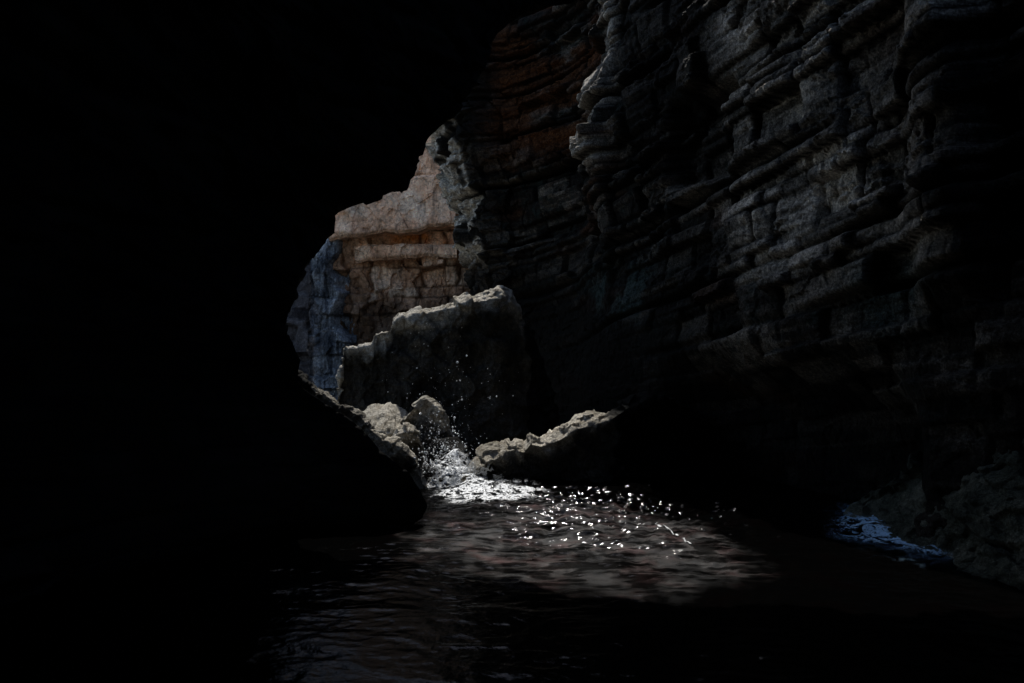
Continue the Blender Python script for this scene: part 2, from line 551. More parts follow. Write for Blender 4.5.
    rust = np.maximum(rust, 0.35 * sstep(0.25, 0.5, fbm(X0 * 0.6, Y0 * 0.6, Z * 1.5, 3, 45)))
    wet_shade = (1 - sstep(0.8, 3.2, Z + 0.7 * fbm(X0 * 0.7, Y0 * 0.7, Z * 0.7, 3, 46))) * 0.85
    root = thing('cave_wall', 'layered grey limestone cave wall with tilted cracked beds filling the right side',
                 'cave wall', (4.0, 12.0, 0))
    wet_shade = np.maximum(wet_shade, 0.7 * (1 - sstep(5.6, 6.4, Z)) * (1 - sstep(8.7, 9.3, Y0 + 0.5 * fbm(X0, Y0, Z, 3, 47))))  # shade of the near corner painted into the colour
    wet_shade = np.maximum(wet_shade, 0.75 * smoothz)  # low far face darkened in colour to sit in shade
    wet_shade = np.maximum(wet_shade, 0.7 * sstep(12.2, 14.5, Y0) * (1 - sstep(4.2, 5.6, Z + 0.8 * fbm(X0 * 0.7, Y0 * 0.7, Z * 0.7, 3, 46))))  # painted shade, low on the middle of the wall
    wet_shade = np.maximum(wet_shade, 0.75 * sstep(19.6, 20.6, Y0) * (1 - rec))  # far end darkened around the narrow lit strip
    wet_shade = np.maximum(wet_shade, 0.94 * sstep(14.6, 16.0, Y0) * (1 - sstep(3.2, 4.6, Z + 0.5 * fbm(X0, Y0, Z, 3, 58))))  # painted shade on the wall behind the boulder
    wet_shade = np.maximum(wet_shade, 0.72 * sstep(13.2, 14.2, Y0 + 0.8 * fbm(X0 * 0.8, Y0 * 0.8, Z * 0.8, 3, 59)) * (1 - sstep(15.9, 16.3, Y0)) * sstep(5.0, 6.0, Z))  # shadow side of the buttress, painted as darker rock
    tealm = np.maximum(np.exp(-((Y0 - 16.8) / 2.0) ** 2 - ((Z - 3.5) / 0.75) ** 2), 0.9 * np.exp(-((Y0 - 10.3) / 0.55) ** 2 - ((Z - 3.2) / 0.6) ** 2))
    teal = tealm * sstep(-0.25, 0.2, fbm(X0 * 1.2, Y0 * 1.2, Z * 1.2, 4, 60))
    wet_shade = wet_shade * (1 - 0.85 * teal)
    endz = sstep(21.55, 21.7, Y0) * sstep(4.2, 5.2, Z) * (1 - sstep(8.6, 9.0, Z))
    pale = endz * sstep(-0.3, -0.05, fbm(X0 * 2.0, Y0 * 2.0, Z * 2.0, 3, 48))  # sunlight on the wall's end painted as pale patches
    pale = np.maximum(pale, 0.4 * but * sstep(5.7, 6.2, Z) * sstep(-0.1, 0.2, fbm(X0 * 2, Y0 * 2, Z * 2, 3, 49)))  # lit side of the buttress lightened in colour
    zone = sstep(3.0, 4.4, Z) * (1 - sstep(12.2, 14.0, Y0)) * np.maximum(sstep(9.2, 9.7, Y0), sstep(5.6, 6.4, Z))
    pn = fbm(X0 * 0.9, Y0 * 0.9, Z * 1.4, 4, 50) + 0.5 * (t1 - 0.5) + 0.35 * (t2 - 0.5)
    pale = np.maximum(pale, zone * (0.22 + 0.76 * sstep(-0.1, 0.35, pn)))  # light on the upper right wall put into its colour
    wet_shade = wet_shade * (1 - 0.9 * np.clip(endz * pale * 1.5, 0, 1))
    G2 = G - np.array([4.0, 12.0, 0])
    sheet('rock_face', G2, M_WALL, root, False, smooth=False, attrs=dict(tint=tint, joint=joint, rust=rust, wet_shade=wet_shade, pale=pale, teal=teal * 0.9))
    return root


# ------------------------------------------------------------------ generic rounded / cut rock chunk
def chunk(name, center, size, seed, mat, parent=None, rot=0.0, ncut=9, rough=0.05, res=5, wetz=None, cutmin=0.62):
    import bmesh
    bm = bmesh.new()
    bmesh.ops.create_icosphere(bm, subdivisions=res, radius=1.0)
    v = np.array([x.co[:] for x in bm.verts])
    f = np.array([[x.index for x in fc.verts] for fc in bm.faces])
    bm.free()
    rng = np.random.default_rng(seed)
    r = np.full(len(v), 1.25)
    for k in range(ncut):
        n = rng.normal(size=3)
        n /= np.linalg.norm(n)
        dd = cutmin + (1.0 - cutmin) * rng.random()
        dt = v @ n
        r = np.where(dt > 1e-3, np.minimum(r, dd / np.maximum(dt, 1e-3)), r)
    p = v * r[:, None] * np.asarray(size)
    c, s = math.cos(rot), math.sin(rot)
    p = np.stack([p[:, 0] * c - p[:, 1] * s, p[:, 0] * s + p[:, 1] * c, p[:, 2]], 1)
    q = p + np.asarray(center)
    dn = rough * fbm(q[:, 0] * 5, q[:, 1] * 5, q[:, 2] * 5, 5, seed) + 2 * rough * fbm(q[:, 0] * 1.5, q[:, 1] * 1.5,
                                                                                   q[:, 2] * 1.5, 3, seed + 5)
    p = p + v * dn[:, None]
    tint = 0.5 + 0.5 * fbm(q[:, 0], q[:, 1], q[:, 2], 3, seed + 9)
    wet_shade = np.zeros(len(p)) if wetz is None else (1 - sstep(wetz - 0.3, wetz + 0.2, q[:, 2])) * 0.85
    off = np.asarray(center) - (np.asarray(parent.location) if parent is not None else 0)
    if parent is None:
        o = make_obj(name, p, f, mat, None, True, dict(tint=tint, joint=tint * 0, wet_shade=wet_shade))
        o.location = center
    else:
        o = make_obj(name, p + off, f, mat, parent, True, dict(tint=tint, joint=tint * 0, wet_shade=wet_shade))
    return o


# ------------------------------------------------------------------ ledges built along a ridge line
def ridge_rock(name, ridge, base, front, back, shelf, mat, seed, n=300, mf=90, parent=None, lump=0.10, rough=0.035,
               wetz=0.5, blocky=0.0, drop_in=0.15, loc=(0, 0, 0), pit=0.0, front_shade=0.9, top_shade=None, chips=0.05, fx=0.0):
    """ridge: 3d points; shelf: (depth, drop) of the lit top slope along the ridge; front: toe distance towards
    the camera; back: distance behind"""
    rd, t = resample(ridge, n)
    tn = np.linspace(0, 1, n)
    sd = np.interp(tn, np.linspace(0, 1, len(shelf)), [a for a, b in shelf])
    sh = np.interp(tn, np.linspace(0, 1, len(shelf)), [b for a, b in shelf])
    rows = []
    mb = mf // 2
    for k in range(mb):                       # behind the ridge
        a = 1 - k / mb
        rows.append(np.stack([rd[:, 0], rd[:, 1] + back * a, rd[:, 2] + (base - rd[:, 2]) * a ** 1.6], 1))
    ms = mf // 3
    for k in range(ms):                       # sloping top
        a = k / ms
        rows.append(np.stack([rd[:, 0], rd[:, 1] - sd * a, rd[:, 2] - sh * a ** 1.25], 1))
    for k in range(mf):                       # steep front
        a = k / (mf - 1)
        z0 = rd[:, 2] - sh
        zb = np.minimum(base, z0 - 0.05)
        rows.append(np.stack([rd[:, 0] - fx * a ** 1.2, rd[:, 1] - sd - front * (a ** 1.3) + drop_in * np.sin(a * math.pi),
                              z0 + (zb - z0) * a], 1))
    G = np.stack(rows, 1)
    nrm = grid_normals(G)
    # make normals point up / to the camera
    sgn = np.where(nrm[:, mb + 1:mb + 2, 2].mean() < 0, -1.0, 1.0)
    nrm = nrm * sgn
    for _ in range(6):
        nrm[:, 1:-1] = (nrm[:, :-2] + nrm[:, 1:-1] + nrm[:, 2:]) / 3
    nrm /= np.maximum(np.linalg.norm(nrm, axis=2, keepdims=True), 1e-6)
    X, Y, Z = G[..., 0], G[..., 1], G[..., 2]
    dsp = lump * fbm(X * 1.3, Y * 1.3, Z * 1.3, 3, seed) + rough * fbm(X * 6, Y * 6, Z * 6, 5, seed + 3, 0.6)
    dsp = dsp + rough * 1.2 * (ridged(X * 2.6, Y * 2.6, Z * 2.6, 4, seed + 4) - 0.3)
    if pit:
        dsp = dsp - pit * sstep(0.15, 0.55, fbm(X * 3.2, Y * 3.2, Z * 3.2, 3, seed + 8))
    if chips:
        dsp = dsp + facets(X + 0.4 * Y, Z - 0.3 * Y, seed + 2, 0.45, chips, 0.7) + facets(X - 0.3 * Y, Z + 0.5 * Y, seed + 7, 0.16, chips * 0.45, 0.7)
    tint = 0.5 + 0.5 * fbm(X * 1.2, Y * 1.2, Z * 1.2, 4, seed + 9)
    joint = np.zeros_like(X)
    if blocky:
        d1, t1, e1 = blocks(X + 0.3 * Y, Z + 0.15 * X, seed + 1, layer=(0.25, 0.8), width=(0.25, 0.9), off=blocky,
                            layer_off=blocky * 0.7, groove=0.05, tilt=0.3, warp=0.25)
        dsp = dsp + d1
        tint = 0.5 * tint + 0.5 * t1
        joint = np.exp(-(e1 / 0.03) ** 2) * 0.6
    G = G + nrm * dsp[..., None]
    wet_shade = (1 - sstep(wetz - 0.25, wetz + 0.25, G[..., 2] + 0.25 * fbm(X * 2, Y * 2, Z * 2, 3, seed + 6))) * 0.9
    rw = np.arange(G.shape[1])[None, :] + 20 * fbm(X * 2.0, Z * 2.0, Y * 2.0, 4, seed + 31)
    if top_shade:
        td = np.interp(tn, np.linspace(0, 1, len(top_shade)), top_shade)[:, None]
        wet_shade = np.maximum(wet_shade, sstep(0.35, 0.65, td + 0.35 * fbm(X * 2.5, Y * 2.5, Z * 2.5, 3, seed + 41)))  # top blackened along the ridge where shade should fall
    wet_shade = np.maximum(wet_shade, front_shade * (0.93 + 0.12 * fbm(X * 3, Y * 3, Z * 0.8, 3, seed + 51)) * sstep(mb + ms - 4, mb + ms + 16, rw))  # front faces blackened to stand for their shade
    G = G - np.asarray(loc)
    o = sheet(name, G, mat, parent, sgn < 0, dict(tint=tint, joint=joint, wet_shade=wet_shade))
    if parent is None:
        o.location = loc
    return o


# ------------------------------------------------------------------ left wall and roof of the cave: one arch
def dark_arch():
    D = 11.0
    sil = [(230, 790), (252, 640), (300, 575), (352, 552), (396, 534), (422, 518), (427, 506), (420, 490), (408, 471), (392, 459), (376, 445), (360, 425), (342, 413), (322, 401), (304, 389), (298, 380), (300, 360), (286, 325), (292, 300), (300, 268), (322, 247),
           (338, 234), (338, 216), (352, 209), (380, 200), (404, 190), (413, 178), (424, 160), (430, 141), (440, 130),
           (452, 122), (466, 105), (478, 90), (484, 72), (492, 52), (503, 34), (524, 18), (560, 6), (606, -8), (660, -28),
           (740, -52), (840, -60), (960, -66), (1200, -70)]
    B = np.array([P(a, b, D) for a, b in sil])
    n = 900
    B, t = resample(B, n)
    tn = np.linspace(0, 1, n)
    # outward direction: left at the bottom, up at the right
    dB = np.gradient(blur1(B, 61), axis=0)
    out = np.stack([-dB[:, 2], dB[:, 0] * 0, dB[:, 0]], 1)
    ang = np.arctan2(out[:, 2], out[:, 0])
    ang = np.clip(ang, math.pi / 2, math.pi)
    ang = np.where(tn < np.interp(0.0, [0, 1], [tn[np.argmin(np.linalg.norm(B - P(286, 325, D), axis=1))], 0]), math.pi, ang)
    ang = np.convolve(np.pad(ang, 80, mode='edge'), np.ones(81) / 81, mode='same')[80:-80]
    out = np.stack([np.cos(ang), 0 * ang, np.sin(ang)], 1)
    rows = []
    # back side (seen only by the sun)
    for a in np.r_[np.linspace(1, 0.27, 10), np.linspace(0.25, 0.0, 16)[:-1]]:
        rows.append(B + out * (0.62 * min(a / 0.25, 1) + 4.5 * max(a - 0.25, 0)) + np.array([0, 0.95 * min(a / 0.25, 1), 0]))
    # front side, opening into the dark cave
    for a in np.r_[np.linspace(0, 0.12, 40), np.linspace(0.125, 1, 110)]:
        rr = 5.2 * (1 - (1 - min(a * 1.35, 1)) ** 2) ** 0.75 if a > 0 else 0
        rows.append(B + out * rr + np.array([0, -20.0 * a ** 1.25, 0]))
    G = np.stack(rows, 1)
    nrm = grid_normals(G)
    X, Y, Z = G[..., 0], G[..., 1], G[..., 2]
    d1, t1, e1 = blocks(X * 0.7 + Y * 0.7, Z + 0.1 * X, 61, layer=(0.2, 0.7), width=(0.3, 1.6), off=0.09, layer_off=0.06)
    amt = 0.05 + 0.25 * sstep(0.3, 4.0, np.abs(Y - D))
    dsp = amt * fbm(X * 0.9, Y * 0.9, Z * 0.9, 4, 62) + 0.05 * fbm(X * 4, Y * 4, Z * 4, 4, 63) + d1 * np.clip(amt * 6, 0.8, 1.3) + facets(X, Z, 64, 0.3, 0.05, 0.7)
    dsp = dsp * np.where((Z < 2.6) & (np.abs(Y - D) < 3) & (X > -6), 0.22, 1.0)
    G = G + nrm * dsp[..., None]
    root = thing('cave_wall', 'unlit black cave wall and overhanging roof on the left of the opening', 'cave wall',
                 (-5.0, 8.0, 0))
    # unseen roof opening, added to let skylight onto the right wall
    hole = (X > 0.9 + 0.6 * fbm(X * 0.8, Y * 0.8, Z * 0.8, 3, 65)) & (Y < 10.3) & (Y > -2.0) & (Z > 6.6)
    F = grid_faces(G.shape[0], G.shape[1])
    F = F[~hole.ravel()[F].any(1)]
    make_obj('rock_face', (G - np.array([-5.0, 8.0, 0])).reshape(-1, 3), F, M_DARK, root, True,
             dict(tint=t1, joint=np.exp(-(e1 / 0.03) ** 2) * 0.5, wet_shade=0 * X))
    return root


# ------------------------------------------------------------------ pale cliff outside
def cliff():
    Y0 = 30.0
    loc = np.array([-5.0, Y0, 0.0])
    root = thing('sea_cliff', 'pale pinkish limestone cliff in daylight beyond the cave opening', 'cliff', tuple(loc))

    def z_of(py):
        return EYE - (py - 341.5) / FPX * Y0

    def face(name, x0, x1, z0, z1, step, fn, mat, **kw):
        xs = np.arange(x0, x1, step)
        zs = np.arange(z0, z1, step)
        X, Z = np.meshgrid(xs, zs, indexing='ij')
        off, at = fn(X, Z)
        G = np.stack([X, Y0 - off, Z], 2) - loc
        return sheet(name, G, mat, root, False, at, smooth=False)

    def main(X, Z):
        d1, t1, e1 = blocks(X, Z - 0.06 * X, 71, layer=(0.3, 1.5), width=(0.35, 1.5), off=0.2, layer_off=0.14,
                            groove=0.06, tilt=0.25, warp=0.22)
        d1 = d1 + facets(X * 1.3, Z * 0.8, 75, 0.5, 0.09, 0.7) + facets(X * 1.2, Z * 0.7, 76, 0.2, 0.03, 0.7)
        v = 0.08 * fbm(X * 2.5, X * 0, Z * 0.35, 4, 73)
        off = d1 + v + 0.07 * fbm(X * 2, X * 0 + 3, Z * 2, 5, 72, 0.6)
        off += 0.5 * sstep(z_of(275), z_of(235), Z) - 0.35
        off -= 1.6 * sstep(-1.9, -0.8, X) * (1 - sstep(5.0, 6.4, Z))
        rust = sstep(-4.9, -4.3, X) * (1 - sstep(-2.6, -2.0, X)) * sstep(z_of(256), z_of(246), Z) * (
            1 - sstep(z_of(236), z_of(228), Z))
        rust = np.clip(rust * (0.85 + 0.9 * fbm(X * 1.4, X * 0, Z * 2, 3, 79)), 0, 1)
        rust = np.maximum(rust, 0.9 * sstep(-2.35, -2.1, X) * sstep(5.2, 5.8, Z) * (1 - sstep(8.6, 9.0, Z)))
        return off, dict(tint=t1, joint=np.clip(np.exp(-(e1 / 0.05) ** 2) * 0.9 + 0.5 * sstep(-2.6, -1.6, X), 0, 1), rust=rust,  # right end: shade of the recess painted into the colour
                         wet_shade=0.85 * (1 - sstep(z_of(325), z_of(252), Z + 0.5 * fbm(X * 1.1, X * 0, Z * 1.1, 3, 74))))  # lower cliff face toned darker towards its base
    face('cliff_face', -7.15, 9.0, -1.0, 15.5, 0.045, main, M_CLIFF)

    def slab(zlo, zhi, xlo, depth, seed, slope):
        def fn(X, Z):
            vj = ridged(X * 0.7, X * 0, Z * 0.25, 3, seed + 3)
            off = depth * (0.55 + 0.45 * sstep(xlo, xlo + 0.7, X + 0.4 * fbm(X * 0 + 1, X * 0, Z * 2, 3, seed + 30))) + 0.09 * fbm(X * 0.8, X * 0, Z * 0.8, 4, seed) + 0.05 * fbm(X * 3, X * 0, Z * 2.2, 5, seed + 1, 0.6)
            off = off + 0.10 * np.floor(2.6 * fbm(X * 0.75, X * 0, Z * 0.35, 2, seed + 2)) / 2.6
            off = off - 0.07 * sstep(0.78, 0.95, vj) + facets(X * 1.2, Z * 0.7, seed + 21, 0.7, 0.05, 0.6) + facets(X * 1.2, Z * 0.8, seed + 22, 0.25, 0.02, 0.6)
            return off, dict(tint=0.5 + 0.7 * fbm(X * .8, X * 0, Z * .8, 3, seed + 5), joint=sstep(0.84, 0.98, vj) * 0.55,
                             rust=0 * X, wet_shade=0 * X)
        xs = np.arange(xlo, -2.05, 0.04)
        m = 90
        rows, ats = [], []
        X = np.repeat(xs[:, None], m + 24, 1)
        lo = zlo + slope * (xs - xlo) + 0.13 * fbm(xs * 1.7, xs * 0, xs * 0, 5, seed + 7, 0.6)
        hi = zhi + slope * 0.45 * (xs - xlo) + 0.12 * fbm(xs * 1.2, xs * 0 + 4, xs * 0, 5, seed + 8, 0.6)
        a = np.linspace(0, 1, m)
        Zf = lo[:, None] + (hi - lo)[:, None] * a[None]
        off, at = fn(np.repeat(xs[:, None], m, 1), Zf)
        
        # rounded edges, then undersides and tops running back into the cliff
        edge = np.minimum(a, 1 - a)[None] * (hi - lo)[:, None]
        off = off - 0.10 * np.exp(-(edge / 0.06) ** 2)
        k = 12
        b = np.linspace(0, 1, k, endpoint=False)
        und = off[:, :1] * b[None] - 0.5 * (1 - b[None])
        top = off[:, -1:] * b[None, ::-1] - 0.5 * (1 - b[None, ::-1])
        OFF = np.concatenate([und, off, top], 1)
        ZZ = np.concatenate([np.repeat(lo[:, None], k, 1) + 0.02 * fbm(und * 5, und * 0 + xs[:, None] * 3, und, 3, seed), Zf,
                             np.repeat(hi[:, None], k, 1)], 1)
        G = np.stack([X, Y0 - OFF, ZZ], 2) - loc
        at2 = {q: np.concatenate([np.repeat(w[:, :1], k, 1), w, np.repeat(w[:, -1:], k, 1)], 1) for q, w in at.items()}
        return G, at2
    for zlo, zhi, xlo, dep, seed, slope in ((z_of(242), z_of(186), -6.75, 1.0, 81, 0.10),
                                            (z_of(181), z_of(60), -6.9, 0.85, 91, 0.02),
                                            (z_of(262), z_of(247), -5.9, 0.42, 97, 0.05)):
        G, at = slab(zlo, zhi, xlo, dep, seed, slope)
        sheet('rock_slab', G, M_CLIFF, root, False, at, smooth=False)

    def flow(X, Z):
        off = 0.25 * fbm(X * 3.0, X * 0, Z * 0.22, 4, 101) + 0.08 * fbm(X * 7, X * 0, Z * 1.2, 4, 102)
        off += 0.3 * np.sin((X + 7.0) * 2.4) * 0.6 + 0.12 + facets(X * 1.3, Z * 0.6, 105, 0.45, 0.09, 0.7) + facets(X * 1.2, Z * 0.8, 106, 0.2, 0.04, 0.7)
        d1, t1, e1 = blocks(X, Z - 0.06 * X, 109, layer=(0.4, 1.4), width=(0.3, 0.9), off=0.14, layer_off=0.1, groove=0.05, tilt=0.2, warp=0.2)
        off += d1
        off -= 0.9 * sstep(-6.7, -6.3, X + 0.75 * fbm(X * 0, X * 0, Z * 0.9, 3, 107))
        tint = 0.35 + 0.6 * fbm(X * 3.5, X * 0, Z * 0.4, 4, 103) + 0.6 * fbm(X * 0.9, X * 0, Z * 0.9, 3, 104) + 0.3 * sstep(4.0, 6.0, Z)
        tint = tint + 0.4 * (t1 - 0.5)
        return off, dict(tint=np.clip(tint, 0, 1), joint=np.exp(-(e1 / 0.04) ** 2) * 0.5, wet_shade=0.15 * (1 - sstep(1.0, 3.5, Z)))
    face('flowstone', -7.75, -5.9, -1.0, 6.55, 0.035, flow, M_FLOW)

    def brown(X, Z):
        d1, t1, e1 = blocks(X, Z + 0.1 * X, 111, layer=(0.3, 1.0), width=(0.4, 1.2), off=0.22, layer_off=0.2, warp=0.25)
        off = d1 + 0.35 + 0.1 * fbm(X * 2, X * 0, Z * 2, 5, 112, 0.6) + 0.4 * sstep(-8.0, -9.5, X)
        return off, dict(tint=t1, joint=np.exp(-(e1 / 0.04) ** 2) * 0.8, wet_shade=0.3 + 0 * X)
    face('dark_buttress', -20.0, -7.55, -1.0, 15.5, 0.06, brown, M_BROWN)
    return root


# ------------------------------------------------------------------ water and what lies under it
def wave_height(X, Y):
    x = X + 0.25 * fbm(X * 0.6, Y * 0.6, X * 0, 2, 201)
    y = Y + 0.25 * fbm(X * 0.6, Y * 0.6, X * 0 + 5, 2, 202)
    # chop thrown back from the ledges: strongest right of the splash
    chop = 0.24 + 0.2 * sstep(0.5, 2.5, X) + 1.65 * np.exp(-((X - 1.5) / 1.9) ** 2 - ((Y - 11.9) / 2.3) ** 2)
    calm = 0.35 + 0.65 * sstep(6.5, 9.5, Y)
    h = 0.045 * calm * fbm(x * 0.55, y * 1.0, X * 0, 2, 203)
    h += 0.050 * (ridged(x * 0.75, y * 1.7, X * 0 + 3, 3, 204) - 0.2) * (0.45 + 0.5 * chop) * calm
    h += 0.026 * (ridged(x * 2.3, y * 4.0, X * 0 + 1, 3, 205) - 0.2) * chop
    h += 0.026 * fbm(x * 5.0, y * 8.0, X * 0, 3, 206) * chop
    h += 0.013 * fbm(x * 10.0, y * 15.0, X * 0, 2, 207) * chop
    return h


def water():
    def axis(lo, hi, step, far_lo, far_hi):
        a = np.arange(lo, hi, step)
        s, l, p = step, [], lo
        while p > far_lo:
            s *= 1.35
            p -= s
            l.append(max(p, far_lo))
        s, r, p = step, [], a[-1]
        while p < far_hi:
            s *= 1.35
            p += s
            r.append(min(p, far_hi))
        return np.r_[l[::-1], a, r]
    xs = axis(-4.2, 6.4, 0.022, -900, 900)
    ys = axis(4.6, 14.6, 0.021, -60, 900)
    X, Y = np.meshgrid(xs, ys, indexing='ij')
    near = (1 - sstep(8, 40, np.hypot(X, Y - 10)))
    Z = wave_height(X, Y) * near
    # swell piling up where the splash is
    Z = Z + 0.10 * np.exp(-((X + 0.4) / 0.8) ** 2 - ((Y - 13.6) / 0.6) ** 2)
    # sunlit pool on the water, its brightness painted as a milky patch
    nz = fbm(X * 0.8, Y * 0.8, X * 0, 4, 221)
    q = np.sqrt(((X - 0.8 - 0.10 * (Y - 9.6)) / 1.95) ** 2 + ((Y - 9.9 + 0.30 * (X - 0.9)) / 2.1) ** 2)
    sun_pool = 1 - sstep(0.72, 1.2, q + 0.34 * nz + 0.16 * fbm(X * 3, Y * 5, X * 0, 3, 225))
    curd = 0.6 * ridged(X * 1.5 + 0.4 * nz, Y * 2.6, X * 0, 4, 222) + 0.5 * ridged(X * 3.5 + nz, Y * 7, X * 0, 3, 224)
    fold = ridged(X * 3.0 + 0.6 * nz, Y * 8.0 + 0.8 * nz, X * 0 + 9, 4, 226)
    sun_pool = sun_pool * (0.25 + 1.25 * sstep(0.0, 0.4, fold))
    sun_pool = sun_pool * (0.45 + 0.55 * sstep(7.6, 10.2, Y))
    sun_pool = 0.002 + sun_pool * np.clip(0.045 + 0.15 * np.clip(curd, -0.3, 0.9) + 0.07 * nz + 0.05 * fbm(X * 4, Y * 7, X * 0, 3, 223), 0.004, 0.4)
    o = sheet('water', np.stack([X, Y, Z], 2), M_WATER, None, False, dict(sun_pool=sun_pool))
    o['kind'] = 'structure'
    # sea bed: shallow shelf of pinkish rock, rising to a rocky floor behind the splash
    xs = axis(-4.5, 5.5, 0.06, -900, 900)
    ys = axis(5.0, 30.0, 0.07, -60, 900)
    X, Y = np.meshgrid(xs, ys, indexing='ij')
    Zb = -2.4 + 0.25 * fbm(X * 0.5, Y * 0.5, X * 0, 4, 211) + 0.08 * fbm(X * 2.5, Y * 2.5, X * 0, 4, 212)
    rise = sstep(13.0, 16.5, Y) * (1 - sstep(26, 29, Y)) * sstep(-12, -4, X) * (1 - sstep(4, 8, X))
    Zb = Zb + rise * (2.65 + 0.25 * fbm(X * 0.8, Y * 0.8, X * 0, 4, 213))
    Zb = np.where(np.hypot(X, Y) > 60, -6.0, Zb)
    tint = 0.5 + 0.5 * fbm(X, Y, X * 0, 3, 214)
    o2 = sheet('seabed', np.stack([X, Y, Zb], 2), M_SHELF, None, False, dict(tint=tint, joint=0 * X, wet_shade=1 - np.clip(rise * sstep(-1.0, -2.0, X), 0, 1)))  # near black under water and behind the right ledge
    o2['kind'] = 'structure'
    return o


def foam_patch(name, outline, mat, seed, lift=0.02, heap=0.0, step=0.03, dense=1.0, soft=0.35, edge=0.12, jit=0.3, climb=0.0):
    """foam lying on the water inside an outline given in metres (x, y)"""
    pl = np.array(outline)
    xs = np.arange(pl[:, 0].min() - 0.4, pl[:, 0].max() + 0.4, step)
    ys = np.arange(pl[:, 1].min() - 0.4, pl[:, 1].max() + 0.4, step)
    X, Y = np.meshgrid(xs, ys, indexing='ij')
    # signed distance to polygon
    inside = np.zeros_like(X, bool)
    dist = np.full_like(X, 9.0)
    m = len(pl)
    for i in range(m):
        a, b = pl[i], pl[(i + 1) % m]
        ab = b - a
        t = np.clip(((X - a[0]) * ab[0] + (Y - a[1]) * ab[1]) / (ab @ ab), 0, 1)
        dist = np.minimum(dist, np.hypot(X - a[0] - t * ab[0], Y - a[1] - t * ab[1]))
        c = (a[1] > Y) != (b[1] > Y)
        with np.errstate(divide='ignore', invalid='ignore'):
            xi = a[0] + (Y - a[1]) / (b[1] - a[1] + 1e-12) * ab[0]
        inside ^= c & (X < xi)
    sd = np.where(inside, dist, -dist)
    cov = sstep(-edge, soft, sd + jit * fbm(X * 1.8, Y * 1.8, X * 0, 3, seed)) * dense
    Z = wave_height(X, Y) + lift + 0.10 * np.exp(-((X + 0.4) / 0.8) ** 2 - ((Y - 13.6) / 0.6) ** 2)
    Z = Z + heap * cov * (0.35 + 0.9 * np.clip(ridged(X * 1.7, Y * 1.7, X * 0, 4, seed + 1), 0, 1))
    Z = Z + heap * 0.25 * cov * fbm(X * 8, Y * 8, X * 0, 3, seed + 2)
    Z = Z + climb * sstep(13.2, 14.4, Y) * (1 - sstep(-0.75, -0.35, X)) * (0.8 + 0.5 * fbm(X * 3, Y * 3, X * 0, 3, seed + 5))
    keep = cov > 0.01
    nu, nv = X.shape
    F = grid_faces(nu, nv)
    F = F[keep.ravel()[F].all(1)]
    used = np.unique(F)
    mp = np.full(nu * nv, -1)
    mp[used] = np.arange(len(used))
    V = np.stack([X, Y, Z], 2).reshape(-1, 3)[used]
    c = np.array([pl[:, 0].mean(), pl[:, 1].mean(), 0])
    o = make_obj(name, V - c, mp[F], mat, None, True, dict(cover=cov.ravel()[used]))
    o.location = c
    return o


def on_water(px, py):
    d = EYE * FPX / (py - 341.5)
    return ((px - 512.0) / FPX * d, d)


